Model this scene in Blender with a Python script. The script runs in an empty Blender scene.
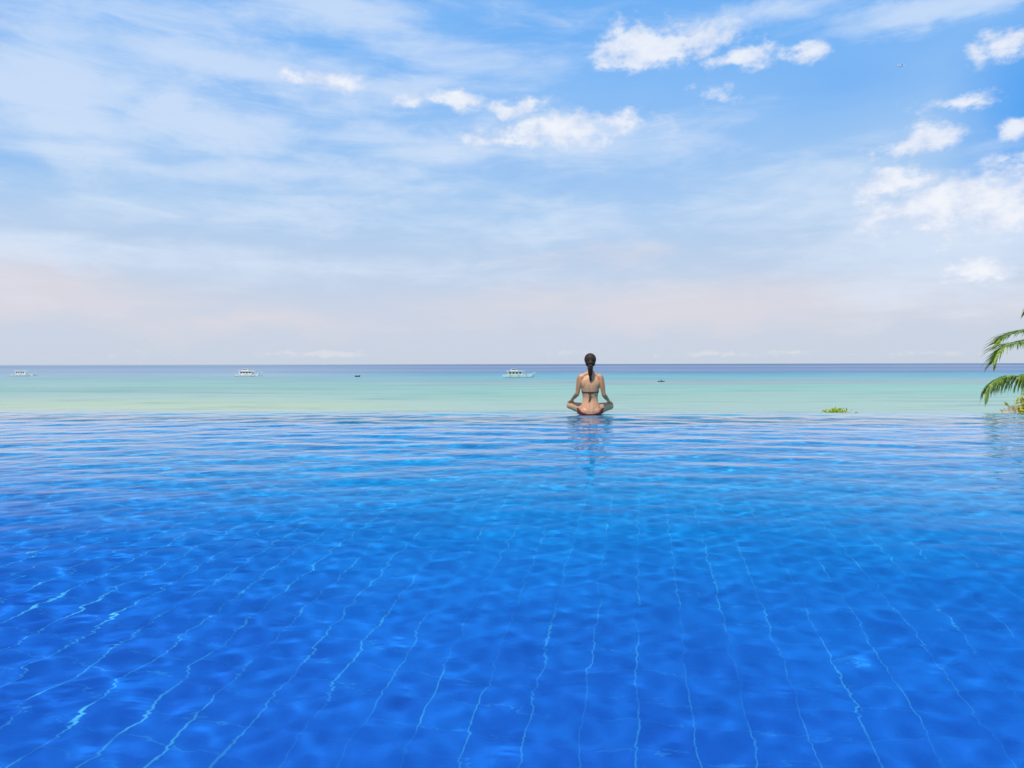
import bpy, bmesh, math, random
import numpy as np
from mathutils import Vector, Matrix, noise as mnoise
R = math.radians
random.seed(7); rng = np.random.default_rng(11)
S = bpy.context.scene
COL = S.collection

# ------------------------------------------------------------------ camera
CAM_H = 0.70; F = 683.0; SEA = -6.0
cam = bpy.data.objects.new('camera', bpy.data.cameras.new('camera')); COL.objects.link(cam)
cam.data.sensor_width = 36; cam.data.lens = F/1024*36
cam.data.clip_start = 0.05; cam.data.clip_end = 120000
PITCH = -math.atan((384-364.1)/F); ROLL = R(0.115)
cam.location = (0, 0, CAM_H)
rot = Matrix.Rotation(math.pi/2+PITCH, 4, 'X') @ Matrix.Rotation(-ROLL, 4, 'Z')
cam.rotation_euler = rot.to_euler()
S.camera = cam
RM = rot.to_3x3()
def pdir(px, py):
    return (RM @ Vector((px-512, 384-py, -F))).normalized()
def at(px, py, Y):                 # point seen at a photo pixel, at ground distance Y
    d = pdir(px, py); return Vector((0, 0, CAM_H)) + d*(Y/d.y)
def on_sea(px, py):
    d = pdir(px, py); return Vector((0, 0, CAM_H)) + d*((SEA-CAM_H)/d.z)

# ------------------------------------------------------------------ helpers
def tag(o, label=None, cat=None, group=None, kind=None):
    if label: o['label'] = label
    if cat: o['category'] = cat
    if group: o['group'] = group
    if kind: o['kind'] = kind
    return o
def empty(name, loc, rz=0):
    o = bpy.data.objects.new(name, None); COL.objects.link(o)
    o.location = loc; o.rotation_euler = (0, 0, rz); o.empty_display_size = .2
    return o
def mesh_obj(name, verts, faces, mat=None, parent=None, smooth=True):
    me = bpy.data.meshes.new(name); me.from_pydata([tuple(v) for v in verts], [], faces); me.update()
    return link(name, me, mat, parent, smooth)
def link(name, me, mat=None, parent=None, smooth=True):
    o = bpy.data.objects.new(name, me); COL.objects.link(o)
    if mat and not me.materials: me.materials.append(mat)
    if smooth: me.polygons.foreach_set('use_smooth', [True]*len(me.polygons))
    if parent: o.parent = parent
    return o
def from_bm(name, bm, mat, parent=None, smooth=False):
    me = bpy.data.meshes.new(name); bm.to_mesh(me); bm.free()
    return link(name, me, mat, parent, smooth)
def loft(V, Fc, rings, close=True):      # rings: list of lists of points
    base = len(V); n = len(rings[0])
    for r in rings: V.extend(r)
    for i in range(len(rings)-1):
        for j in range(n):
            a = base+i*n+j; b = base+i*n+(j+1) % n
            Fc.append((a, b, b+n, a+n))
    if close:
        Fc.append(tuple(base+j for j in reversed(range(n))))
        Fc.append(tuple(base+(len(rings)-1)*n+j for j in range(n)))
def ell_ring(c, rx, ry, z, n=24):
    return [Vector((c[0]+rx*math.cos(2*math.pi*k/n), c[1]+ry*math.sin(2*math.pi*k/n), z)) for k in range(n)]
def tube(V, Fc, pts, rad, n=10, squash=1.0, up=Vector((0, 0, 1))):
    pts = [Vector(p) for p in pts]; rings = []
    for i, p in enumerate(pts):
        t = (pts[min(i+1, len(pts)-1)]-pts[max(i-1, 0)]).normalized()
        u = t.cross(up)
        if u.length < 1e-3: u = t.cross(Vector((0, 1, 0)))
        u.normalize(); w = t.cross(u).normalized()
        r = rad[i] if hasattr(rad, '__len__') else rad
        rings.append([p+u*r*math.cos(2*math.pi*k/n)+w*r*squash*math.sin(2*math.pi*k/n) for k in range(n)])
    loft(V, Fc, rings)
def ellipsoid(V, Fc, c, r, nu=16, nv=10, rotm=None):
    rings = []
    for i in range(1, nv):
        th = math.pi*i/nv
        ring = []
        for k in range(nu):
            ph = -2*math.pi*k/nu
            v = Vector((r[0]*math.sin(th)*math.cos(ph), r[1]*math.sin(th)*math.sin(ph), r[2]*math.cos(th)))
            if rotm: v = rotm @ v
            ring.append(Vector(c)+v)
        rings.append(ring)
    loft(V, Fc, rings)
def box(bm, c, s, rz=0, taper=1.0):
    r = bmesh.ops.create_cube(bm, size=1)['verts']
    for v in r:
        k = taper if v.co.z > 0 else 1
        x, y, z = v.co.x*s[0]*k, v.co.y*s[1]*k, v.co.z*s[2]
        v.co = Vector((c[0]+x*math.cos(rz)-y*math.sin(rz), c[1]+x*math.sin(rz)+y*math.cos(rz), c[2]+z))
    return r

# ------------------------------------------------------------------ node helpers
class NB:
    def __init__(s, tree): s.t = tree; s.n = tree.nodes; s.l = tree.links
    def new(s, typ, **kw):
        n = s.n.new(typ)
        for k, v in kw.items(): setattr(n, k, v)
        return n
    def put(s, sock, v):
        if isinstance(v, bpy.types.NodeSocket): s.l.new(v, sock)
        elif v is not None:
            sock.default_value = v
    def m(s, op, a, b=None, c=None, clamp=False):
        n = s.new('ShaderNodeMath', operation=op); n.use_clamp = clamp
        s.put(n.inputs[0], a)
        if b is not None: s.put(n.inputs[1], b)
        if c is not None: s.put(n.inputs[2], c)
        return n.outputs[0]
    def vm(s, op, a, b=None):
        n = s.new('ShaderNodeVectorMath', operation=op); s.put(n.inputs[0], a)
        if b is not None: s.put(n.inputs[1], b)
        return n.outputs['Value'] if op in ('DOT_PRODUCT', 'LENGTH') else n.outputs[0]
    def xyz(s, x, y, z=0.0):
        n = s.new('ShaderNodeCombineXYZ')
        for i, v in enumerate((x, y, z)): s.put(n.inputs[i], v)
        return n.outputs[0]
    def sep(s, v):
        n = s.new('ShaderNodeSeparateXYZ'); s.put(n.inputs[0], v); return n.outputs
    def noise(s, vec, scale, detail=4, rough=.5, dist=0, dims='3D', color=False):
        n = s.new('ShaderNodeTexNoise', noise_dimensions=dims); s.put(n.inputs['Vector'], vec)
        n.inputs['Scale'].default_value = scale; n.inputs['Detail'].default_value = detail
        n.inputs['Roughness'].default_value = rough; n.inputs['Distortion'].default_value = dist
        return n.outputs['Color' if color else 'Fac']
    def mixc(s, f, a, b, blend='MIX'):
        n = s.new('ShaderNodeMix', data_type='RGBA', blend_type=blend)
        s.put(n.inputs[0], f)
        for sock, v in ((n.inputs[6], a), (n.inputs[7], b)):
            s.put(sock, v if isinstance(v, bpy.types.NodeSocket) else (*v, 1))
        return n.outputs[2]
    def smooth(s, v, a, b, lo=0., hi=1.):
        n = s.new('ShaderNodeMapRange', interpolation_type='SMOOTHSTEP'); s.put(n.inputs[0], v)
        for i, x in enumerate((a, b, lo, hi)): n.inputs[i+1].default_value = x
        return n.outputs[0]
    def ramp(s, v, stops, interp='LINEAR'):
        n = s.new('ShaderNodeValToRGB'); n.color_ramp.interpolation = interp
        e = n.color_ramp.elements
        while len(e) > 1: e.remove(e[-1])
        e[0].position = stops[0][0]; e[0].color = (*stops[0][1], 1)
        for p, c in stops[1:]:
            x = e.new(p); x.color = (*c, 1)
        s.put(n.inputs[0], v); return n.outputs[0]
def mat(name):
    m = bpy.data.materials.new(name); m.use_nodes = True
    nb = NB(m.node_tree); bs = m.node_tree.nodes['Principled BSDF']
    return m, nb, bs
def simple(name, col, rough=.5, var=.15, scale=8, metal=0, bump=0, coord='Object', spec=.5, sub=None):
    m, nb, bs = mat(name)
    tc = nb.new('ShaderNodeTexCoord').outputs[coord]
    f = nb.noise(tc, scale, 5, .6)
    a = tuple(c*(1-var) for c in col); b = tuple(min(1, c*(1+var)) for c in col)
    nb.put(bs.inputs['Base Color'], nb.mixc(f, a, b))
    bs.inputs['Roughness'].default_value = rough; bs.inputs['Metallic'].default_value = metal
    bs.inputs['Specular IOR Level'].default_value = spec
    if bump:
        b_ = nb.new('ShaderNodeBump'); b_.inputs['Strength'].default_value = bump
        nb.put(b_.inputs['Height'], f); nb.put(bs.inputs['Normal'], b_.outputs[0])
    return m
def lin(r, g, b, k=1.0):
    f = lambda c: ((c/255+.055)/1.055)**2.4 if c > 10 else c/255/12.92
    return (f(r)*k, f(g)*k, f(b)*k)

# ------------------------------------------------------------------ light
SUN_EL, SUN_AZ = R(63), R(-152)        # azimuth from +Y towards +X
S.view_settings.view_transform = 'Standard'; S.view_settings.look = 'None'
S.view_settings.exposure = 0; S.view_settings.gamma = 1
sd = Vector((math.sin(SUN_AZ)*math.cos(SUN_EL), math.cos(SUN_AZ)*math.cos(SUN_EL), math.sin(SUN_EL)))
sl = bpy.data.lights.new('sun', 'SUN'); sl.energy = 3.6; sl.angle = R(.5); sl.color = (1, .96, .88)
so = bpy.data.objects.new('sun', sl); COL.objects.link(so)
so.rotation_euler = (-sd).to_track_quat('-Z', 'Y').to_euler()
so.location = (0, 0, 30)
try: sl.cycles.is_caustics_light = True
except Exception as e: print('caustics', e)

w = bpy.data.worlds.new('World'); S.world = w; w.use_nodes = True
nb = NB(w.node_tree); w.node_tree.nodes.clear()
out = nb.new('ShaderNodeOutputWorld'); bg = nb.new('ShaderNodeBackground'); nb.l.new(bg.outputs[0], out.inputs[0])
sky = nb.new('ShaderNodeTexSky', sky_type='NISHITA'); sky.sun_disc = False
sky.sun_elevation = SUN_EL; sky.sun_rotation = SUN_AZ
sky.air_density = 1.3; sky.dust_density = .6; sky.ozone_density = 2.5
STR = 0.11
bg.inputs['Strength'].default_value = STR
K = 1/STR
tc = nb.new('ShaderNodeTexCoord').outputs['Generated']
x, y, z = nb.sep(tc)
az = nb.m('ARCTAN2', x, y); el = nb.m('ARCSINE', z)
AE = nb.xyz(az, el, 0)
# break up the outlines of the clouds
wob = nb.noise(nb.vm('MULTIPLY', tc, (1, 1, 1.5)), 9, 6, .62, color=True)
wv = nb.vm('SCALE', nb.vm('SUBTRACT', wob, (.5, .5, .5))); wv.node.inputs['Scale'].default_value = .07
AEw = nb.vm('ADD', AE, wv)
xw, yw, _ = nb.sep(AEw)
puff = nb.noise(nb.vm('MULTIPLY', tc, (1, 1, 1.7)), 20, 7, .56)
thin = nb.noise(nb.vm('MULTIPLY', tc, (1, 1, 4.5)), 7, 8, .6, .35)
broad = nb.noise(nb.vm('MULTIPLY', tc, (1, 1, 3)), 2.6, 5, .55, .6)
def dir_ae(px, py):
    d = pdir(px, py); return math.atan2(d.x, d.y), math.asin(d.z)
def blobs(lst, X, Y):
    acc = None
    for (px, py, wx, wy, amp) in lst:
        a0, e0 = dir_ae(px, py); wa = wx/F*math.cos(a0)**2*1.0; we = wy/F*.93
        u = nb.m('DIVIDE', nb.m('SUBTRACT', X, a0), wa); v = nb.m('DIVIDE', nb.m('SUBTRACT', Y, e0), we)
        d = nb.m('SQRT', nb.m('ADD', nb.m('MULTIPLY', u, u), nb.m('MULTIPLY', v, v)))
        val = nb.m('MULTIPLY', nb.m('SUBTRACT', 1.0, d), amp)
        acc = val if acc is None else nb.m('MAXIMUM', acc, val)
    return acc
CUM = [(672, 42, 92, 30, 1.15), (640, 50, 62, 24, 1.1), (735, 60, 60, 15, 1), (803, 55, 28, 15, 1),
       (452, 101, 55, 15, 1.0), (505, 106, 50, 12, .9), (560, 130, 110, 22, 1.1), (618, 118, 46, 17, 1), (414, 100, 24, 10, .8), (500, 138, 60, 12, .8),
       (1008, 46, 44, 24, 1.1), (970, 105, 66, 12, .75), (905, 146, 62, 14, .9), (1015, 136, 26, 12, 1),
       (285, 74, 22, 10, .8), (330, 80, 50, 11, .65), (718, 97, 28, 12, .5),
       (925, 210, 90, 26, .95), (985, 200, 90, 42, 1.0), (900, 180, 70, 24, .8), (985, 268, 65, 17, 1.0)]
STR_ = [(940, 6, 170, 19, 1.3), (760, 10, 140, 14, .8), (330, 10, 170, 34, 1.2), (210, 60, 230, 34, 1.3), (50, 95, 200, 55, 1.5),
        (190, 122, 150, 30, 1.6), (90, 152, 100, 26, 1.3), (330, 175, 180, 26, 1.0), (450, 150, 200, 30, .8), (60, 40, 130, 36, 1.0), (560, 140, 190, 34, 1.0),
        (960, 235, 210, 75, 1.3), (820, 200, 170, 50, .8), (400, 95, 130, 24, .9), (60, 60, 330, 150, .75), (300, 215, 300, 26, .75), (80, 250, 240, 22, .8), (540, 225, 200, 26, .6), (420, 40, 200, 40, .5), (330, 275, 300, 20, .5)]
c1 = blobs(CUM, xw, yw)
c1 = nb.m('ADD', c1, nb.m('ADD', nb.m('MULTIPLY', nb.m('SUBTRACT', puff, .50), 2.0), nb.m('MULTIPLY', nb.m('SUBTRACT', nb.noise(nb.vm('MULTIPLY', tc, (1, 1, 1.5)), 62, 6, .6), .5), .9)))
cum = nb.smooth(c1, .08, .78)
c2 = blobs(STR_, xw, yw)
c2 = nb.m('ADD', c2, nb.m('MULTIPLY', nb.m('SUBTRACT', thin, .5), 2.6))
strat = nb.smooth(c2, -.25, 1.15)
# veil: thicker towards the horizon, broken by broad noise, open at three clear patches
veil = nb.smooth(nb.m('ADD', el, nb.m('MULTIPLY', nb.m('SUBTRACT', broad, .5), .30)), .70, .10, .22, .96)
clear = nb.smooth(blobs([(1060, 115, 170, 120, 1), (-20, 10, 70, 45, .9), (-10, 160, 120, 40, .35), (520, 40, 120, 40, .25), (840, 95, 120, 60, .3)], xw, yw), 0, 1.0)
veil = nb.m('MULTIPLY', veil, nb.m('SUBTRACT', 1, nb.m('MULTIPLY', clear, .97)))
base = nb.mixc(.80, sky.outputs[0], lin(34, 158, 252, K))
vcol = nb.ramp(nb.m('DIVIDE', el, .7), [(0, lin(203, 212, 225, 1)), (.10, lin(206, 214, 229, 1)), (.30, lin(178, 208, 240, 1)), (.60, lin(152, 200, 250, 1)), (1, lin(150, 196, 248, 1))])
vcol = nb.vm('SCALE', vcol); vcol.node.inputs['Scale'].default_value = K
c = nb.mixc(veil, base, vcol)
warm = nb.smooth(nb.m('ADD', blobs([(0, 285, 320, 46, 1.2), (250, 325, 260, 24, .8), (700, 305, 430, 42, 1.0), (620, 255, 160, 22, .5), (1024, 300, 260, 30, .7)], xw, yw),
                nb.m('MULTIPLY', nb.m('SUBTRACT', thin, .5), 1.2)), 0, 1.0)
c = nb.mixc(nb.m('MULTIPLY', warm, .75), c, lin(222, 218, 226, K))
c = nb.mixc(nb.m('MULTIPLY', strat, .66), c, lin(220, 233, 251, K))
hc = blobs([(320, 354, 70, 5.5, 1), (565, 353, 35, 4, .8), (715, 354, 80, 4.5, .8), (790, 352, 40, 4, .7), (940, 353, 90, 4, .5), (100, 354, 90, 4, .3)], az, el)
hc = nb.smooth(nb.m('ADD', hc, nb.m('MULTIPLY', nb.m('SUBTRACT', nb.noise(nb.vm('MULTIPLY', tc, (1, 1, 1.6)), 60, 6, .6), .5), 2.6)), .1, .9)
c = nb.mixc(nb.m('MULTIPLY', hc, .55), c, lin(228, 227, 232, K))
shade = nb.smooth(nb.m('ADD', nb.m('MULTIPLY', nb.noise(nb.vm('ADD', nb.vm('MULTIPLY', tc, (1, 1, 1.7)), (0, 0, .012)), 30, 6, .6), .8), nb.m('MULTIPLY', c1, .22)), .30, .74)
ccol = nb.mixc(shade, lin(204, 218, 244, K), lin(246, 248, 253, K))
c = nb.mixc(nb.m('MULTIPLY', cum, .86), c, ccol)
nb.l.new(c, bg.inputs['Color'])

# ------------------------------------------------------------------ pool frame
EA = math.atan(-0.0653)                 # the far edge runs slightly towards the camera on the right
EDGE0 = 9.95                            # where it crosses the middle of the picture
ex = Vector((math.cos(EA), math.sin(EA), 0)); ey = Vector((-math.sin(EA), math.cos(EA), 0))
P0 = Vector((0, EDGE0, 0))
def pool(u, v, z=0): return P0 + ex*u + ey*v + Vector((0, 0, z))   # v<0 inside the pool
PU0, PU1, PV0 = -11.5, 11.5, -13.5
DEPTH = 1.05; LIP = .75; LIPZ = -.022

def tile_mat(name, deep, light, grout, gs=1.0):
    m, nb, bs = mat(name)
    g = nb.new('ShaderNodeNewGeometry'); pos = g.outputs['Position']
    mp = nb.new('ShaderNodeMapping'); nb.put(mp.inputs[0], pos); mp.inputs['Rotation'].default_value[2] = R(10.5)
    px, py, pz = nb.sep(mp.outputs[0])
    TX, TY = .178, .135
    fx = nb.m('DIVIDE', px, TX); fy = nb.m('DIVIDE', nb.m('ADD', py, pz), TY)
    ix = nb.m('FLOOR', fx); iy = nb.m('FLOOR', fy)
    dx = nb.m('MULTIPLY', nb.m('ABSOLUTE', nb.m('SUBTRACT', nb.m('FRACT', fx), .5)), 2)
    dy = nb.m('MULTIPLY', nb.m('ABSOLUTE', nb.m('SUBTRACT', nb.m('FRACT', fy), .5)), 2)
    wn = nb.new('ShaderNodeTexWhiteNoise', noise_dimensions='3D'); nb.put(wn.inputs[0], nb.xyz(ix, iy, 0))
    n1 = nb.noise(pos, 1.1, 4, .6); n2 = nb.noise(pos, 14, 5, .6)
    t = nb.m('ADD', nb.m('ADD', .14, nb.m('MULTIPLY', wn.outputs['Value'], .14)), nb.m('ADD', nb.m('MULTIPLY', n1, .60), nb.m('MULTIPLY', n2, .45)))
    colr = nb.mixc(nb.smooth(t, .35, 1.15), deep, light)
    # water's scattered light painted into tiles: royal blue near, azure at the overflow edge
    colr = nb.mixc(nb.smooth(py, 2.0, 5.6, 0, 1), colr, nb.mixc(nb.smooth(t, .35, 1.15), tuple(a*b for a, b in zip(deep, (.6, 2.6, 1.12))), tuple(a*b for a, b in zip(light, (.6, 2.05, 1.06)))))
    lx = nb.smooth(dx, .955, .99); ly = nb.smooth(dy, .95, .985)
    gn = nb.smooth(nb.m('ADD', nb.noise(pos, 2.2, 3, .6), nb.smooth(px, -1.0, -3.0, 0, .25)), .40, .66, .14, 1)  # noise breaks up the joints; left ones brightened as painted caustics
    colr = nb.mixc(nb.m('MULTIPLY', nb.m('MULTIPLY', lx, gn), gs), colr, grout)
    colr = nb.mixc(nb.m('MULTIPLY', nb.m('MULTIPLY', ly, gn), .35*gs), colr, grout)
    patch = nb.smooth(nb.noise(pos, 2.4, 3, .6), .46, .60)     # sun caustics painted as wider, paler lines along some joints
    caustic = nb.m('MULTIPLY', nb.smooth(dx, .92, .97), nb.m('MULTIPLY', nb.m('MULTIPLY', patch, nb.smooth(py, 3.6, 2.4)), nb.smooth(px, -.9, -2.0, 0, .8)))
    colr = nb.mixc(caustic, colr, (.14, .74, .97))
    nb.put(bs.inputs['Base Color'], colr); bs.inputs['Roughness'].default_value = .35
    return m
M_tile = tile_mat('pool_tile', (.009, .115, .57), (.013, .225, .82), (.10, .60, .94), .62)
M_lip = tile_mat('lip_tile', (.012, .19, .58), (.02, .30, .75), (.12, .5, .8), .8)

# water: real refraction; the mirror part follows the p-polarised Fresnel curve, as seen through a polarising filter
m, nb, bs = mat('pool_water'); m.node_tree.nodes.remove(bs); M_water = m
o_ = m.node_tree.nodes['Material Output']
g = nb.new('ShaderNodeNewGeometry'); tcw = g.outputs['Position']
bmp = nb.new('ShaderNodeBump'); bmp.inputs['Distance'].default_value = .0045; bmp.inputs['Strength'].default_value = .5
nb.put(bmp.inputs['Height'], nb.noise(nb.vm('MULTIPLY', tcw, (.7, 1, 1)), 8, 3, .5, .3))
refr = nb.new('ShaderNodeBsdfRefraction'); refr.inputs['IOR'].default_value = 1.333; refr.inputs['Roughness'].default_value = 0
refr.inputs['Color'].default_value = (.93, .98, 1, 1)
glo = nb.new('ShaderNodeBsdfGlossy'); glo.inputs['Roughness'].default_value = .0; glo.inputs['Color'].default_value = (1, 1, 1, 1)
nb.l.new(bmp.outputs[0], refr.inputs['Normal']); nb.l.new(bmp.outputs[0], glo.inputs['Normal'])
cs = nb.m('ABSOLUTE', nb.vm('DOT_PRODUCT', g.outputs['Normal'], g.outputs['Incoming']))
ct = nb.m('SQRT', nb.m('SUBTRACT', 1.0, nb.m('DIVIDE', nb.m('SUBTRACT', 1.0, nb.m('MULTIPLY', cs, cs)), 1.777)))
a_ = nb.m('MULTIPLY', cs, 1.333)
rp = nb.m('DIVIDE', nb.m('SUBTRACT', a_, ct), nb.m('ADD', a_, ct)); rp = nb.m('POWER', nb.m('DIVIDE', nb.m('MAXIMUM', nb.m('SUBTRACT', nb.m('ABSOLUTE', rp), .33), 0.0), .50, clamp=True), 2.1, clamp=True)
mx = nb.new('ShaderNodeMixShader'); nb.put(mx.inputs[0], rp); nb.l.new(refr.outputs[0], mx.inputs[1]); nb.l.new(glo.outputs[0], mx.inputs[2])
gl = nb.new('ShaderNodeBsdfGlass'); gl.inputs['IOR'].default_value = 1.333; gl.inputs['Roughness'].default_value = 0
mx2 = nb.new('ShaderNodeMixShader'); nb.put(mx2.inputs[0], g.outputs['Backfacing']); nb.l.new(mx.outputs[0], mx2.inputs[1]); nb.l.new(gl.outputs[0], mx2.inputs[2])
nb.l.new(mx2.outputs[0], o_.inputs[0])

# ------------------------------------------------------------------ water surface: a sum of many small waves
nu_, nv_ = 1500, 1000
us = np.linspace(PU0, PU1, nu_); 
vs = np.concatenate([np.linspace(PV0, -11.5, 60, endpoint=False), np.linspace(-11.5, 0, nv_-60)])
U, Vv = np.meshgrid(us, vs)
X = P0.x+ex.x*U+ey.x*Vv; Y = P0.y+ex.y*U+ey.y*Vv
Z = np.zeros_like(X)
far = np.clip((Vv+7.5)/4.5, 0, 1); far = far*far*(3-2*far)              # livelier towards the overflow edge, calm near the camera
sidew = np.clip((-X-.5)/4, 0, 1)
for i in range(90):
    lam = .085*(.95/.085)**rng.random(); k = 2*math.pi/lam
    long_ = lam > .28
    th = rng.normal(math.pi/2+.08, .56 if long_ else .70)    # crests mostly across the view
    kx, ky = k*math.cos(th), k*math.sin(th)
    mu = 1+.5*np.sin(X*rng.uniform(-.9, .9)+Y*rng.uniform(-.7, .7)+rng.uniform(0, 6.3))
    slope = .0078*((.20+.80*far+.20*sidew*(1-far)) if long_ else (.30+.26*far+.45*sidew*(1-far)))
    Z += slope/k*mu*np.sin(kx*X+ky*Y+rng.uniform(0, 6.3)+.5*np.sin(X*.8+Y*.5+i))
Z *= np.clip((-Vv)/.5, .35, 1)
print('rms slope', np.sqrt(np.mean((np.diff(Z, axis=0)/np.diff(Y, axis=0))**2)))
# two more rows bend over the edge and run down the outside of the wall
rowsX = [X, X[-1:]+ey.x*.012, X[-1:]+ey.x*.02]; rowsY = [Y, Y[-1:]+ey.y*.012, Y[-1:]+ey.y*.02]; rowsZ = [Z, Z[-1:]*.5-.008, Z[-1:]*0-.35]
X = np.concatenate(rowsX); Y = np.concatenate(rowsY); Z = np.concatenate(rowsZ)
nr, nc = X.shape
co = np.stack([X, Y, Z], -1).reshape(-1, 3).astype(np.float32)
idx = np.arange(nr*nc).reshape(nr, nc)
q = np.stack([idx[:-1, :-1], idx[:-1, 1:], idx[1:, 1:], idx[1:, :-1]], -1).reshape(-1, 4)
me = bpy.data.meshes.new('pool_water'); me.vertices.add(len(co)); me.vertices.foreach_set('co', co.ravel())
me.loops.add(q.size); me.loops.foreach_set('vertex_index', q.ravel().astype(np.int32))
me.polygons.add(len(q)); me.polygons.foreach_set('loop_start', np.arange(0, q.size, 4, dtype=np.int32))
me.update(calc_edges=True)
water = link('pool_water', me, M_water); tag(water, kind='structure')
water.cycles.is_caustics_caster = True

# pool shell
def quadbox(name, u0, u1, v0, v1, z0, z1, m, kind='structure'):
    P = [pool(u0, v0, z0), pool(u1, v0, z0), pool(u1, v1, z0), pool(u0, v1, z0), pool(u0, v0, z1), pool(u1, v0, z1), pool(u1, v1, z1), pool(u0, v1, z1)]
    o = mesh_obj(name, P, [(3, 2, 1, 0), (4, 5, 6, 7), (0, 1, 5, 4), (1, 2, 6, 5), (2, 3, 7, 6), (3, 0, 4, 7)], m, smooth=False)
    tag(o, kind=kind); return o
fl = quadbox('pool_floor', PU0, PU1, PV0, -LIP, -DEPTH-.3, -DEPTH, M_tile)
fl.cycles.is_caustics_receiver = True
lipo = quadbox('pool_edge_wall', PU0, PU1, -LIP, -.004, -4.5, LIPZ, M_lip)
lipo.cycles.is_caustics_receiver = True
M_stone = simple('pale_stone', (.42, .40, .36), .8, .2, 5, bump=.2)
quadbox('pool_side_wall', PU0-.4, PU0-.003, PV0-.4, 0, -4.5, .06, M_stone)
quadbox('pool_side_wall', PU1+.003, PU1+.4, PV0-.4, 0, -4.5, .06, M_stone)
quadbox('pool_back_wall', PU0, PU1, PV0-.4, PV0-.003, -4.5, .06, M_stone)

# ------------------------------------------------------------------ terrain and sea
m, nb, bs = mat('sea_water'); M_sea = m
g = nb.new('ShaderNodeNewGeometry'); pos = g.outputs['Position']
px_, py_, _ = nb.sep(pos)
dist = nb.m('SQRT', nb.m('ADD', nb.m('MULTIPLY', px_, px_), nb.m('MULTIPLY', py_, py_)))
inv = nb.m('DIVIDE', 4576.0, nb.m('MAXIMUM', py_, 20.0))             # bottom depth grows with distance from the beach
wrp = nb.noise(nb.vm('MULTIPLY', pos, (.006, .02, 0)), 1, 4, .6)
wr2 = nb.noise(nb.vm('MULTIPLY', pos, (.0015, .006, 0)), 1, 5, .65)
tt = nb.m('ADD', inv, nb.m('MULTIPLY', nb.m('SUBTRACT', wrp, .5), nb.m('MULTIPLY', inv, .55)))
tt = nb.m('DIVIDE', tt, 50.0)
def sc_(r, g, b): 
    c_ = lin(r, g, b); return (c_[0]*.86, c_[1]*.76, c_[2]*.61)
right = nb.ramp(tt, [(0, sc_(66, 108, 166)), (.03, sc_(36, 84, 152)), (.055, sc_(130, 156, 196)), (.075, sc_(50, 98, 160)), (.12, sc_(108, 142, 188)), (.165, sc_(58, 110, 174)), (.205, sc_(62, 160, 195)), (.27, sc_(84, 184, 200)),
     (.32, sc_(128, 172, 180)), (.38, sc_(146, 180, 184)), (.46, sc_(132, 204, 186)), (.60, sc_(146, 198, 184)), (.8, sc_(168, 205, 190)), (1, sc_(166, 200, 196))])
left = nb.ramp(tt, [(0, sc_(138, 160, 190)), (.05, sc_(112, 142, 182)), (.09, sc_(142, 166, 200)), (.15, sc_(128, 160, 196)), (.20, sc_(150, 180, 202)), (.28, sc_(130, 182, 186)), (.4, sc_(146, 196, 188)),
     (.50, sc_(136, 186, 176)), (.58, sc_(164, 202, 190)), (.68, sc_(172, 204, 188)), (.8, sc_(192, 214, 180)), (.92, sc_(192, 212, 190)), (1, sc_(180, 205, 196))])
side = nb.smooth(nb.m('ADD', nb.m('DIVIDE', px_, nb.m('MAXIMUM', py_, 20)), nb.m('MULTIPLY', nb.m('SUBTRACT', wr2, .5), .5)), -.45, .05)
colr = nb.mixc(side, left, right)
# streaks of wind, reef and sand: long across the view
vlog = nb.xyz(nb.m('MULTIPLY', nb.m('DIVIDE', px_, nb.m('MAXIMUM', py_, 20)), 3.0), nb.m('MULTIPLY', nb.m('LOGARITHM', nb.m('MAXIMUM', py_, 20), 2.718), 14.0), 0)
st = nb.noise(nb.vm('MULTIPLY', pos, (.010, .09, 0)), 1, 6, .65)
st2 = nb.noise(vlog, 1.35, 8, .72)
colr = nb.mixc(nb.smooth(nb.m('ADD', nb.m('MULTIPLY', st, .5), nb.m('MULTIPLY', st2, .6)), .52, .72, 0, .55), colr, sc_(186, 200, 218))
colr = nb.mixc(nb.smooth(st2, .50, .34, 0, .55), colr, sc_(92, 140, 162))
nb.put(bs.inputs['Base Color'], colr); bs.inputs['Roughness'].default_value = .3; bs.inputs['IOR'].default_value = 1.12
bmp = nb.new('ShaderNodeBump'); bmp.inputs['Strength'].default_value = .5; bmp.inputs['Distance'].default_value = .25
nb.put(bmp.inputs['Height'], nb.noise(nb.vm('MULTIPLY', pos, (.35, 1, 1)), .6, 5, .6)); nb.put(bs.inputs['Normal'], bmp.outputs[0])
ys = [14, 30, 50, 80, 120, 200, 400, 1000, 3000, 10000, 40000, 90000]
V = []; Fc = []
for yy in ys:
    hw = max(400, yy*2.2)
    for k in range(9): V.append((hw*(k/4-1), yy, SEA))
for i in range(len(ys)-1):
    for k in range(8): a = i*9+k; Fc.append((a, a+1, a+10, a+9))
tag(mesh_obj('sea', V, Fc, M_sea), kind='structure')

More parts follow.
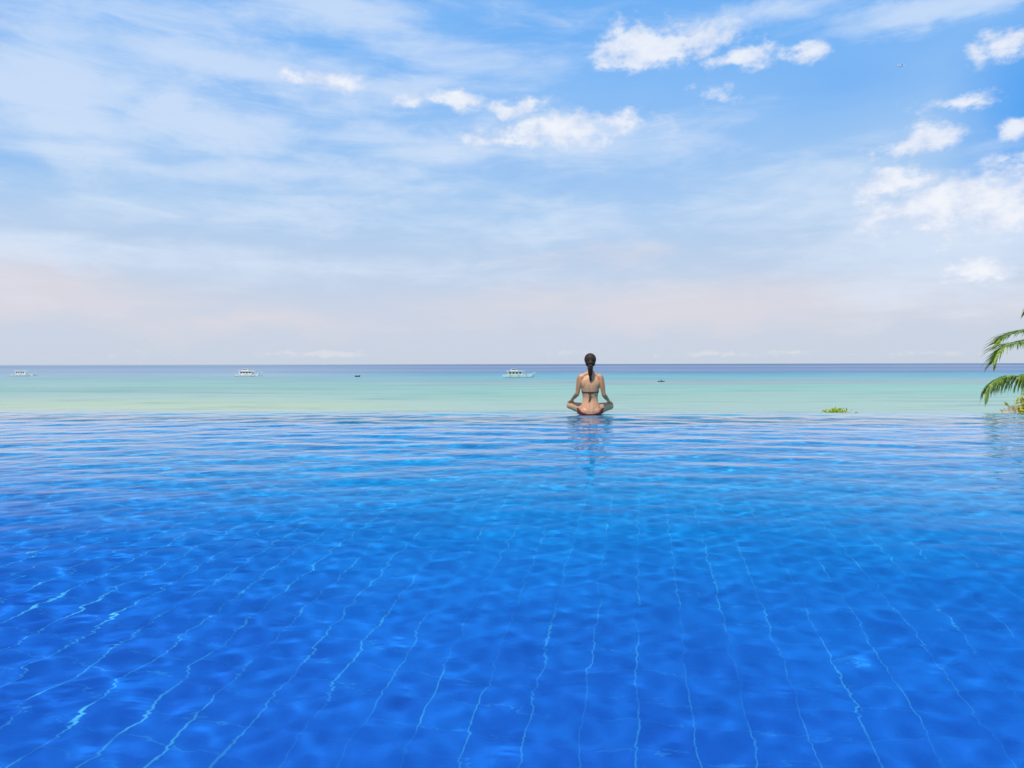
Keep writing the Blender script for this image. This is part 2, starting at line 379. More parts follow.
m, nb, bs = mat('sand_and_grass'); M_ground = m
pos = nb.new('ShaderNodeNewGeometry').outputs['Position']
n_ = nb.noise(pos, .35, 6, .6); n2 = nb.noise(pos, 30, 4, .6)
colr = nb.mixc(nb.smooth(n_, .42, .58), (.34, .29, .20), (.07, .11, .03)); colr = nb.mixc(nb.m('MULTIPLY', n2, .4), colr, (.12, .10, .06))
nb.put(bs.inputs['Base Color'], colr); bs.inputs['Roughness'].default_value = .95
V = []; Fc = []; nx, ny = 70, 50
def ground_z(x, y):
    base = -2.3 if y < 13 else -2.3-(y-13)*.135
    if y < -6: base = -2.3
    return base + .18*mnoise.noise(Vector((x*.18, y*.18, 3)))
def yv(j): return -60+j*2.4
for j in range(ny):
    for i in range(nx):
        x_ = -180+i*360/(nx-1); y_ = yv(j)
        V.append((x_, y_, ground_z(x_, y_)))
for j in range(ny-1):
    for i in range(nx-1):
        a = j*nx+i; Fc.append((a, a+1, a+nx+1, a+nx))
tag(mesh_obj('ground', V, Fc, M_ground), kind='structure')

# ------------------------------------------------------------------ woman
m, nb, bs = mat('skin'); M_skin = m
tc = nb.new('ShaderNodeTexCoord').outputs['Object']
sx, sy, sz = nb.sep(tc)
n_ = nb.noise(tc, 9, 4, .55)
colr = nb.mixc(n_, (.66, .295, .125), (.77, .39, .19))
colr = nb.mixc(nb.smooth(sz, .30, .02, 0, .35), colr, (.74, .34, .20))
colr = nb.mixc(nb.m('MULTIPLY', nb.smooth(nb.m('ABSOLUTE', sx), .150, .185), nb.smooth(sz, .19, .24)), colr, (.47, .205, .095))   # arms darker brown than the back
colr = nb.mixc(nb.smooth(nb.noise(tc, 5, 5, .65), .45, .75, 0, .45), colr, (.52, .20, .10))
def spot(c, r):
    d = nb.vm('LENGTH', nb.vm('DIVIDE', nb.vm('SUBTRACT', tc, c), r)); return nb.smooth(d, 1.0, .8)
colr = nb.mixc(spot((0, .108, .722), (.024, .03, .007)), colr, (.48, .12, .10))
for s_ in (-1, 1):
    colr = nb.mixc(spot((s_*.031, .09, .775), (.012, .03, .0055)), colr, (.03, .02, .015))
    colr = nb.mixc(spot((s_*.031, .09, .793), (.017, .03, .003)), colr, (.03, .02, .015))
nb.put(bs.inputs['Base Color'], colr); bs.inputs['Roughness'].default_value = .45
bs.inputs['Subsurface Weight'].default_value = .12; bs.inputs['Subsurface Radius'].default_value = (.02, .008, .004)
TORSO = [(-.020, .142, .105, .000), (.015, .158, .125, -.002), (.060, .162, .125, -.002), (.105, .152, .112, -.002), (.150, .136, .098, 0), (.20, .120, .085, .004),
         (.245, .114, .080, .006), (.29, .122, .084, .004), (.34, .134, .090, .000), (.39, .144, .094, -.004), (.43, .149, .093, -.006), (.47, .152, .086, -.006),
         (.505, .150, .075, -.008), (.535, .125, .062, -.008), (.56, .085, .052, -.006), (.585, .058, .048, -.004)]
def tor(z):
    for a, b in zip(TORSO, TORSO[1:]):
        if a[0] <= z <= b[0]:
            t = (z-a[0])/(b[0]-a[0]); return [a[i]+(b[i]-a[i])*t for i in (1, 2, 3)]
    return list((TORSO[0] if z < 0 else TORSO[-1])[1:])
def blob_union(name, parts, voxel, smooth_it, mat_, parent, post=None):
    """closed shapes that overlap are fused into one continuous skin"""
    V = []; Fc = []
    for p in parts: p(V, Fc)
    me = bpy.data.meshes.new(name); me.from_pydata([tuple(v) for v in V], [], Fc); me.update()
    bm = bmesh.new(); bm.from_mesh(me); bmesh.ops.recalc_face_normals(bm, faces=bm.faces); bm.to_mesh(me); bm.free()
    o = bpy.data.objects.new(name, me); COL.objects.link(o)
    r = o.modifiers.new('r', 'REMESH'); r.mode = 'VOXEL'; r.voxel_size = voxel
    s = o.modifiers.new('s', 'SMOOTH'); s.factor = .5; s.iterations = smooth_it
    dg = bpy.context.evaluated_depsgraph_get()
    nm = bpy.data.meshes.new_from_object(o.evaluated_get(dg))
    bpy.data.objects.remove(o); bpy.data.meshes.remove(me); nm.name = name
    if post: post(nm)
    nm.materials.clear()
    return link(name, nm, mat_, parent)

def interp(pts, rad, n=5):
    P = [Vector(p) for p in pts]; outp = []; outr = []
    for i in range(len(P)-1):
        p0 = P[max(i-1, 0)]; p1 = P[i]; p2 = P[i+1]; p3 = P[min(i+2, len(P)-1)]
        for k in range(n):
            t = k/n
            outp.append(.5*((2*p1)+(p2-p0)*t+(2*p0-5*p1+4*p2-p3)*t*t+(3*p1-p0-3*p2+p3)*t**3)); outr.append(rad[i]+(rad[i+1]-rad[i])*t)
    outp.append(P[-1]); outr.append(rad[-1]); return outp, outr
def arm(s):
    if s < 0: sh, el_, wr, kn = (-.152, -.008, .525), (-.200, -.035, .300), (-.278, .150, .205), (-.312, .235, .165)
    else: sh, el_, wr, kn = (.155, -.008, .522), (.208, -.032, .285), (.300, .150, .185), (.338, .232, .148)
    parts = []
    sh, el_, wr = Vector(sh), Vector(el_), Vector(wr)
    mid1 = sh.lerp(el_, .35)+Vector((s*.006, -.004, 0)); mid2 = el_.lerp(wr, .3)
    P, Rr = interp([sh+Vector((-s*.05, 0, .015)), sh, mid1, el_.lerp(sh, .15), el_, mid2, wr.lerp(el_, .2), wr], [.046, .050, .042, .034, .033, .034, .024, .022], 4)
    parts.append(lambda V, Fc: tube(V, Fc, P, Rr, 14))
    fd = (Vector(kn)-wr).normalized(); sidev = fd.cross(Vector((0, 0, 1))).normalized(); upv = sidev.cross(fd).normalized()
    pc = wr+fd*.048
    rm = Matrix((sidev, fd, upv)).transposed()
    parts.append(lambda V, Fc: ellipsoid(V, Fc, pc, (.038, .05, .015), rotm=rm))
    for k, (off, ln) in enumerate(((-.027, .058), (-.009, .068), (.009, .063), (.026, .05))):
        b = pc+sidev*off+fd*.03
        pts = [b, b+fd*ln*.45+upv*.004, b+fd*ln*.75-upv*.010, b+fd*ln*.88-upv*.030]
        parts.append(lambda V, Fc, pts=pts: tube(V, Fc, pts, [.0095, .009, .008, .006], 8))
    b = pc-sidev*s*.028-fd*.02
    tp = [b, b-sidev*s*.018+fd*.018, b-sidev*s*.026+fd*.04-upv*.006, b-sidev*s*.026+fd*.055-upv*.012]
    parts.append(lambda V, Fc: tube(V, Fc, tp, [.012, .0105, .009, .007], 8))
    return parts
def leg_(s):
    if s < 0: kn = Vector((-.315, .255, .118)); an = Vector((.02, .300, .035))
    else: kn = Vector((.335, .250, .108)); an = Vector((-.02, .215, .050))
    hip = Vector((s*.088, .035, .062))
    P, Rr = interp([hip, hip.lerp(kn, .35)+Vector((0, 0, .012)), hip.lerp(kn, .75)+Vector((0, 0, .008)), kn, kn.lerp(an, .18), kn.lerp(an, .4), kn.lerp(an, .8), an], [.088, .077, .060, .050, .046, .050, .032, .028], 4)
    parts = [lambda V, Fc: tube(V, Fc, P, Rr, 16)]
    toe = an+Vector((-s*.16, .03, -.01))
    fp, fr = interp([an+Vector((s*.03, 0, -.012)), an, an.lerp(toe, .5), toe], [.026, .032, .032, .018], 3)
    parts.append(lambda V, Fc: tube(V, Fc, fp, fr, 12, .75))
    for k in range(5):
        b = toe+Vector((0, (k-2)*.014, 0)); e = b+Vector((-s*(.034-.004*k), 0, -.004))
        parts.append(lambda V, Fc, b=b, e=e, k=k: tube(V, Fc, [b, b.lerp(e, .6), e], [.009, .009, .006] if k else [.012, .012, .008], 8))
    return parts
parts = [lambda V, Fc: loft(V, Fc, [ell_ring((0, c_), rx, ry, z_, 32) for (z_, rx, ry, c_) in TORSO])]
HEADC = Vector((0, .018, .765))
parts += [lambda V, Fc: tube(V, Fc, [(0, -.006, .54), (0, -.002, .60), (0, .006, .66), (0, .014, .71)], [.060, .050, .047, .050], 16),
          lambda V, Fc: ellipsoid(V, Fc, HEADC+Vector((0, -.006, .018)), (.070, .088, .083), 20, 14),
          lambda V, Fc: ellipsoid(V, Fc, HEADC+Vector((0, .025, -.032)), (.053, .062, .066), 18, 12),
          lambda V, Fc: ellipsoid(V, Fc, HEADC+Vector((0, .062, -.072)), (.022, .022, .020)),
          lambda V, Fc: tube(V, Fc, [HEADC+Vector((0, .080, .012)), HEADC+Vector((0, .096, -.012)), HEADC+Vector((0, .104, -.022))], [.007, .010, .012], 8),
          lambda V, Fc: ellipsoid(V, Fc, HEADC+Vector((0, .083, -.044)), (.021, .008, .009)),
          lambda V, Fc: ellipsoid(V, Fc, HEADC+Vector((.069, .0, -.012)), (.008, .016, .028)),
          lambda V, Fc: ellipsoid(V, Fc, HEADC+Vector((-.069, .0, -.012)), (.008, .016, .028))]
for s_ in (-1, 1):
    parts.append(lambda V, Fc, s_=s_: tube(V, Fc, [(0, -.012, .600), (s_*.055, -.014, .578), (s_*.105, -.012, .552), (s_*.150, -.008, .530)], [.040, .034, .034, .043], 14))
    parts.append(lambda V, Fc, s_=s_: ellipsoid(V, Fc, (s_*.074, -.056, .445), (.062, .030, .075)))
    parts.append(lambda V, Fc, s_=s_: ellipsoid(V, Fc, (s_*.070, .075, .370), (.055, .048, .050)))
    parts.append(lambda V, Fc, s_=s_: ellipsoid(V, Fc, (s_*.070, -.018, .050), (.092, .102, .080)))
    parts += arm(s_)+leg_(s_)
def shape_back(me):
    n = len(me.vertices); co = np.empty(n*3, np.float32); me.vertices.foreach_get('co', co); co = co.reshape(-1, 3)
    x, y, z = co.T
    back = np.clip((-y-.02)/.05, 0, 1)*np.clip((z-.03)/.05, 0, 1)*np.clip((.57-z)/.05, 0, 1)
    co[:, 1] += .005*np.exp(-(x/.014)**2)*back                      # spine furrow
    co[:, 1] += .003*np.exp(-(x/.006)**2)*np.clip((-y-.06)/.04, 0, 1)*np.clip((.075-z)/.03, 0, 1)
    for s_ in (-1, 1): co[:, 1] -= .004*np.exp(-((x-s_*.035)/.018)**2)*back*np.clip((.36-z)/.1, 0, 1)
    co[:, 2] = np.where((z < -.018), -.018, z)
    me.vertices.foreach_set('co', co.ravel()); me.update()
wp = pool(0, -.40, 0); wy = at(590.5, 414, wp.y).y
WX = at(592.2, 414, 9.45).x
vv = -.42; yb = 9.45
wloc = pool(WX/ math.cos(EA), vv, -.004)
woman = empty('person', wloc, EA)
tag(woman, 'woman with a ponytail and red string bikini sitting cross legged on the pool edge', 'person')
WS = .975
woman.scale = (WS*.92, WS, WS)
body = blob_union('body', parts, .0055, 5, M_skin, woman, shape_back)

m, nb, bs = mat('dark_hair'); M_hair = m
tc = nb.new('ShaderNodeTexCoord').outputs['Object']
st = nb.noise(nb.vm('MULTIPLY', tc, (90, 90, 6)), 1, 3, .6)
nb.put(bs.inputs['Base Color'], nb.mixc(st, (.016, .008, .005), (.085, .038, .020))); bs.inputs['Roughness'].default_value = .6; bs.inputs['Specular IOR Level'].default_value = .25
bmp = nb.new('ShaderNodeBump'); bmp.inputs['Strength'].default_value = .6; bmp.inputs['Distance'].default_value = .004
nb.put(bmp.inputs['Height'], st); nb.put(bs.inputs['Normal'], bmp.outputs[0])
hp = [lambda V, Fc: ellipsoid(V, Fc, HEADC+Vector((0, -.016, .022)), (.092, .094, .090), 20, 14),
      lambda V, Fc: ellipsoid(V, Fc, HEADC+Vector((0, -.045, -.028)), (.078, .056, .066), 18, 12),
      lambda V, Fc: ellipsoid(V, Fc, HEADC+Vector((0, -.098, -.012)), (.026, .026, .028), 12, 8),
      lambda V, Fc: tube(V, Fc, *interp([(0, -.085, .752), (-.002, -.128, .735), (-.004, -.128, .66), (-.006, -.112, .58), (-.005, -.104, .52), (.002, -.100, .475), (.004, -.099, .455)], [.022, .027, .034, .031, .026, .016, .005], 5), 16, .62)]
hp[3] = (lambda args: (lambda V, Fc: tube(V, Fc, args[0], args[1], 16, 1.0)))(interp([(0, -.085, .752), (-.002, -.128, .735), (-.004, -.126, .66), (-.006, -.112, .58), (-.005, -.102, .53), (.002, -.100, .490), (.004, -.099, .470)], [.026, .034, .038, .031, .023, .012, .004], 5))
def strands(me):
    for v in me.vertices:
        c_ = v.co
        if c_.z < .74 and c_.y < -.05:
            k = .0035*math.sin(c_.x*520+c_.z*14)+.002*math.sin(c_.x*900+c_.z*30); c_.y += k
            if c_.z < .56: c_.x += .006*math.sin(c_.z*60+c_.x*200)
hair = blob_union('hair', hp, .005, 3, M_hair, woman, strands)
V = []; Fc = []
ring = [Vector((.027*math.cos(t), -.112+.0*t, .747+.027*math.sin(t))) for t in [2*math.pi*k/16 for k in range(17)]]
M_red = simple('dark_red_fabric', (.085, .008, .012), .7, .25, 40)
tube(V, Fc, ring, .006, 8, up=Vector((0, 1, .01))); tie = mesh_obj('hair_tie', V, Fc, simple('hair_tie', (.02, .01, .012), .6), hair)

# bikini: strap, ties, cups, briefs
def skin_band(zf0, zf1, off, a0=0, a1=2*math.pi, n=72, m_=4):
    V = []; Fc = []
    for i in range(n+1):
        a = a0+(a1-a0)*i/n
        for j in range(m_+1):
            z0 = zf0(a); z1 = zf1(a); zz = z0+(z1-z0)*j/m_
            rx, ry, cy = tor(zz); ca, sa = math.cos(a), math.sin(a)
            bulge = 0
            e = off
            V.append(Vector(((rx+e)*ca, cy+(ry+e)*sa, zz)))
    for i in range(n):
        for j in range(m_):
            b = i*(m_+1)+j; Fc.append((b, b+m_+1, b+m_+2, b+1))
    return V, Fc
def shrink_to(o, body, off, thick):
    sw = o.modifiers.new('w', 'SHRINKWRAP'); sw.target = body; sw.offset = off; sw.wrap_method = 'NEAREST_SURFACEPOINT'; sw.wrap_mode = 'OUTSIDE_SURFACE'
    so_ = o.modifiers.new('t', 'SOLIDIFY'); so_.thickness = thick; so_.offset = 1
    bpy.context.view_layer.update()
    dg = bpy.context.evaluated_depsgraph_get(); nm = bpy.data.meshes.new_from_object(o.evaluated_get(dg))
    o.modifiers.clear(); o.data = nm
bik = empty('bikini_top', (0, 0, 0)); bik.parent = woman
bpy.data.objects.remove(bik)
V, Fc = skin_band(lambda a: .318+.004*math.sin(a), lambda a: .330+.004*math.sin(a), .010)
strap = mesh_obj('bikini_strap', V, Fc, M_red, woman); shrink_to(strap, body, .0015, .004)
def string(name, pts, r, parent):
    V = []; Fc = []; P, Q = interp(pts, [r]*len(pts), 5); tube(V, Fc, P, Q, 6); return mesh_obj(name, V, Fc, M_red, parent)
yb_ = -.100
string('tie_string', [(-.004, yb_, .326), (-.014, yb_-.004, .29), (-.020, yb_+.006, .25), (-.018, yb_+.010, .22), (-.030, yb_+.008, .185)], .0048, strap)
string('tie_string', [(.002, yb_, .326), (.004, yb_-.004, .30), (.001, yb_+.006, .27), (-.006, yb_+.008, .235), (-.010, yb_+.006, .20)], .0048, strap)
string('tie_loop', [(-.002, yb_, .326), (-.022, yb_-.010, .318), (-.036, yb_-.008, .302), (-.020, yb_-.006, .308), (-.002, yb_-.002, .324)], .003, strap)
string('tie_loop', [(0, yb_, .326), (.020, yb_-.010, .320), (.034, yb_-.006, .305), (.018, yb_-.006, .310), (0, yb_-.002, .324)], .003, strap)
for s_ in (-1, 1):
    V = []; Fc = []; ellipsoid(V, Fc, (s_*.070, .086, .368), (.050, .044, .046)); mesh_obj('bikini_cup', V, Fc, M_red, woman)
    string('neck_string', [(s_*.070, .115, .40), (s_*.068, .085, .50), (s_*.058, .038, .585), (s_*.045, -.030, .612), (s_*.004, -.062, .618)], .003, woman)
V, Fc = skin_band(lambda a: -.016, lambda a: .020+.062*abs(math.cos(a))**3, .014)
M_red2 = simple('red_fabric', (.30, .018, .022), .7, .25, 40)
briefs = mesh_obj('bikini_briefs', V, Fc, M_red2, woman); shrink_to(briefs, body, .002, .004)
for s_ in (-1, 1):
    string('side_tie', [(s_*.176, -.02, .085), (s_*.190, -.045, .092), (s_*.196, -.055, .070), (s_*.190, -.058, .04), (s_*.198, -.062, .012)], .0045, briefs)
    string('side_tie', [(s_*.176, -.02, .085), (s_*.196, -.035, .098), (s_*.206, -.040, .080), (s_*.186, -.05, .075)], .0045, briefs)

# ------------------------------------------------------------------ palm
def leaf_mat(name, c0, c1, yel=None, trans=.35):
    m, nb, bs = mat(name)
    oi = nb.new('ShaderNodeTexCoord').outputs['Object']
    f = nb.noise(oi, 6, 5, .6); colr = nb.mixc(nb.smooth(f, .3, .7), c0, c1)
    if yel: colr = nb.mixc(nb.smooth(nb.noise(oi, 11, 3, .6), .5, .66), colr, yel)
    nb.put(bs.inputs['Base Color'], colr); bs.inputs['Roughness'].default_value = .4
    tr = nb.new('ShaderNodeBsdfTranslucent'); nb.put(tr.inputs['Color'], colr)
    mx = nb.new('ShaderNodeMixShader'); mx.inputs[0].default_value = trans
    nb.l.new(bs.outputs[0], mx.inputs[1]); nb.l.new(tr.outputs[0], mx.inputs[2]); nb.l.new(mx.outputs[0], m.node_tree.nodes['Material Output'].inputs[0])
    return m
M_frond = leaf_mat('palm_leaf', (.09, .19, .025), (.27, .40, .04), (.55, .54, .06))
M_rachis = simple('palm_rachis', (.32, .34, .10), .5, .2, 5)
M_bark = simple('palm_bark', (.20, .16, .12), .9, .35, 6, bump=.6)
def spline(pts, n):
    P, _ = interp(pts, [0]*len(pts), n); return P
def frond(parent, pts, llen=.45, n=8, hang=.75, seed=0):
    rs = random.Random(seed)
    P = spline(pts, n); L = [0]
    for a, b in zip(P, P[1:]): L.append(L[-1]+(b-a).length)
    T = L[-1]
    def pt(s):
        for i in range(len(L)-1):
            if s <= L[i+1]:
                t = (s-L[i])/(L[i+1]-L[i]); return P[i].lerp(P[i+1], t), (P[i+1]-P[i]).normalized()
        return P[-1], (P[-1]-P[-2]).normalized()
    V = []; Fc = []
    N = 105
    for k in range(N):
        s = T*(.14+.86*k/(N-1)); c, t = pt(s)
        side = t.cross(Vector((0, 0, 1)))
        if side.length < .1: side = Vector((1, 0, 0))
        side.normalize(); up = side.cross(t).normalized()
        q = (s/T); ln = llen*(math.sin(math.pi*min(1, .18+.62*q))**.6)*(1.0 if q < .85 else 1.0-.25*(q-.85)/.15)
        for sg in (-1, 1):
            l2 = ln*rs.uniform(.8, 1.1); d = (side*sg*.72+t*(.55+.4*q)+up*.18+Vector((rs.uniform(-.1, .1), rs.uniform(-.1, .1), rs.uniform(-.1, .1)))).normalized()
            wdt = .025*rs.uniform(.8, 1.2); pos = c.copy(); base = len(V); m_ = 5
            for j in range(m_+1):
                u = j/m_; ww = wdt*(1-u**2*.9)*(.55 if j == 0 else 1)
                wd = d.cross(Vector((0, 0, 1))); wd = wd.normalized() if wd.length > .05 else t
                wd = (wd*.6+t*.5*sg).normalized()
                V += [pos-wd*ww, pos+wd*ww]
                pos = pos+d*l2/m_; d = (d+Vector((0, 0, -hang*.42*rs.uniform(.8, 1.25)))).normalized()
            for j in range(m_): b = base+2*j; Fc.append((b, b+1, b+3, b+2))
    o = mesh_obj('frond', V, Fc, M_frond, parent)
    V = []; Fc = []; tube(V, Fc, P, [.028*(1-.85*i/len(P))+.003 for i in range(len(P))], 6)
    mesh_obj('leaf_stalk', V, Fc, M_rachis, o)
    return o
PD = 14.0
crown = at(1128, 352, PD)
gz = ground_z(crown.x, crown.y)
palm = empty('palm_tree', (crown.x+.35, crown.y+.2, gz))
tag(palm, 'coconut palm leaning in at the right edge of the pool with drooping feather fronds', 'palm tree')
O = palm.location.copy()
def L_(p): return Vector(p)-O
V = []; Fc = []
tp = [Vector((0, 0, -.2)), Vector((.05, 0, .6)), Vector((-.05, -.05, 1.7)), L_(crown)*.92, L_(crown)]
Pp, Rr = interp(tp, [.24, .19, .15, .13, .13], 12)
Rr = [r*(1+.06*(i % 2)) for i, r in enumerate(Rr)]
tube(V, Fc, Pp, Rr, 14); mesh_obj('trunk', V, Fc, M_bark, palm)
cl = L_(crown)
def seen(lst): return [cl]+[L_(at(px, py, Y)) for px, py, Y in lst]
frond(palm, seen([(1080, 338, 13.8), (1045, 338, 13.7), (1024, 342, 13.6), (1007, 345, 13.5), (998, 353, 13.5), (994, 361, 13.5)]), .58, seed=1, hang=.42)
frond(palm, seen([(1080, 362, 13.6), (1045, 372, 13.4), (1024, 375.5, 13.3), (1006, 377, 13.3), (992, 383, 13.3), (986, 392, 13.3)]), .56, seed=2, hang=1.9)
frond(palm, seen([(1090, 310, 14.2), (1055, 298, 14.3), (1033, 303, 14.4), (1026, 313, 14.4)]), .36, seed=3, hang=.8)
frond(palm, seen([(1080, 330, 14.3), (1045, 329, 14.4), (1020, 332, 14.4), (1006, 336, 14.4), (996, 343, 14.4)]), .56, seed=4, hang=.3)
rs = random.Random(5)
for k in range(13):
    a = -1.7+k*.27+rs.uniform(-.1, .1); e = rs.uniform(.1, 1.0); ln = rs.uniform(2.6, 3.3)
    pts = [cl]
    for j in range(1, 6):
        u = j/5; r_ = ln*u*math.cos(e*(1-u*.2)); pts.append(cl+Vector((math.cos(a)*r_, math.sin(a)*r_, ln*u*math.sin(e)-1.5*u*u*ln*.55)))
    frond(palm, pts, .55, seed=10+k, hang=.9)
V = []; Fc = []
M_nut = simple('coconut', (.22, .24, .05), .5, .3, 6)
for k in range(5):
    a = k*1.25; V = []; Fc = []; ellipsoid(V, Fc, cl+Vector((math.cos(a)*.2, math.sin(a)*.2, -.22-.04*(k % 2))), (.10, .10, .13)); mesh_obj('coconut', V, Fc, M_nut, palm)

# ------------------------------------------------------------------ shrubs and boulder
def shrub(name, base, top, rx, ry, nleaf, size, m_, seed, label, cat, elong=2.2):
    rs = random.Random(seed)
    o = empty(name, base); tag(o, label, cat)
    H = top-base[2]
    V = []; Fc = []; V2 = []; F2 = []
    tips = []
    for k in range(60):
        a = rs.uniform(0, 6.283); rr = rs.random()**.5
        tip = Vector((rx*.9*rr*math.cos(a), ry*.9*rr*math.sin(a), H*(.80+.20*math.sqrt(max(0, 1-rr*rr)))*rs.uniform(.94, 1.0))); tips.append(tip)
        tube(V2, F2, [Vector((.06*math.cos(a), .06*math.sin(a), 0)), tip*.5+Vector((0, 0, H*.06)), tip], [.02, .008, .002], 4)
    for k in range(nleaf):
        tip = rs.choice(tips); t = 1.02-.85*rs.random()**1.5
        c = tip*t+Vector((rs.gauss(0, .07), rs.gauss(0, .07), rs.gauss(0, .03)))
        d = Vector((rs.gauss(0, 1), rs.gauss(0, 1), rs.gauss(.5, .7))).normalized(); s = d.cross(Vector((rs.gauss(0, 1), rs.gauss(0, 1), rs.gauss(0, 1)))).normalized()
        L1 = size*rs.uniform(.7, 1.3); W = L1/elong; n = d.cross(s)
        b = len(V)
        V += [c, c+d*L1*.5+s*W*.5+n*L1*.06, c+d*L1-n*L1*.12, c+d*L1*.5-s*W*.5+n*L1*.06]
        Fc.append((b, b+1, b+2, b+3))
    mesh_obj('stems', V2, F2, simple('stem_bark', (.12, .09, .05), .9), o)
    mesh_obj('foliage', V, Fc, m_, o, smooth=False)
    return o
M_lime = leaf_mat('lime_leaf', (.42, .56, .05), (.60, .66, .06), (.80, .74, .12), .45)
M_croton = leaf_mat('croton_leaf', (.34, .44, .04), (.82, .70, .06), (.88, .52, .12), .4)
bp = at(836, 411, 16.0)
shrub('lime_shrub', (bp.x, bp.y, ground_z(bp.x, bp.y)), at(836, 409.8, 16).z, .38, .3, 4200, .10, M_lime, 3,
      'low bright yellow green shrub tip peeking over the pool edge', 'shrub')
bp = at(1062, 405, 12.6)
shrub('croton_shrub', (bp.x, bp.y, ground_z(bp.x, bp.y)), at(1055, 386, 12.6).z, .86, .60, 17000, .10, M_croton, 4,
      'yellow and green leafy shrub under the palm fronds beside the pool edge', 'shrub')
m, nb, bs = mat('coral_rock'); M_rock = m
tc = nb.new('ShaderNodeTexCoord').outputs['Object']; f = nb.noise(tc, 5, 8, .65); f2 = nb.noise(tc, 16, 5, .6)
colr = nb.mixc(nb.smooth(f, .35, .65), (.26, .19, .14), (.62, .55, .47)); colr = nb.mixc(nb.smooth(f2, .52, .66), colr, (.34, .33, .07))
nb.put(bs.inputs['Base Color'], colr); bs.inputs['Roughness'].default_value = .9
bmp = nb.new('ShaderNodeBump'); bmp.inputs['Strength'].default_value = .8; bmp.inputs['Distance'].default_value = .06; nb.put(bmp.inputs['Height'], f); nb.put(bs.inputs['Normal'], bmp.outputs[0])
bm = bmesh.new(); bmesh.ops.create_icosphere(bm, subdivisions=6, radius=1)
rc = at(1012, 409, 12.0); gzr = ground_z(rc.x, rc.y)
topz = at(1013, 405, 12.0).z
for v in bm.verts:
    d = 1+.22*mnoise.fractal(v.co*1.6+Vector((4, 2, 0)), 1, 2, 6)+.05*mnoise.noise(v.co*7)
    v.co *= d; v.co = Vector((v.co.x*.27, v.co.y*.5, v.co.z*(topz-gzr)*.9))
    if v.co.z < -.1: v.co.z = -.1
mx_ = max(v.co.z for v in bm.verts)
for v in bm.verts: v.co.z *= (topz-gzr)/mx_
rock = from_bm('boulder', bm, M_rock, smooth=True); rock.location = (rc.x, rc.y, gzr)
tag(rock, 'pale brown rough coral boulder at the foot of the yellow shrub by the pool edge', 'rock')

# ------------------------------------------------------------------ boats
M_white = simple('boat_white', (.93, .88, .80), .35, .06, 2)
M_cream = simple('boat_cream', (.72, .62, .48), .5, .15, 3)
M_dark = simple('boat_window', (.03, .035, .04), .2, .2, 2)
M_bamboo = simple('outrigger_wood', (.16, .14, .10), .7, .25, 3)
M_pink = simple('faded_red_awning', (.60, .36, .32), .7, .2, 3)
M_wl = simple('boat_waterline_paint', (.10, .32, .30), .5, .15, 3)
def hull_mesh(L, W, Hh, bow=.9, n=16):
    V = []; Fc = []; rings = []
    for i in range(n+1):
        t = i/n; x_ = -L/2+L*t
        wd = W/2*(math.sin(math.pi*min(1, max(0.0, .12+.88*(1-t))))**.55 if t > .3 else .86+.14*t/.3); wd = max(wd, .03)
        if t > .98: wd = .04
        sheer = Hh*(.75+.1*(1-t)+bow*max(0, t-.45)**2*2.2); kx = L*.06*max(0, t-.7)/.3
        rings.append([Vector((x_+kx, wd, sheer)), Vector((x_, wd*.8, Hh*.15)), Vector((x_, wd*.3, -Hh*.35)), Vector((x_, -wd*.3, -Hh*.35)), Vector((x_, -wd*.8, Hh*.15)), Vector((x_+kx, -wd, sheer))])
    loft(V, Fc, rings); return V, Fc
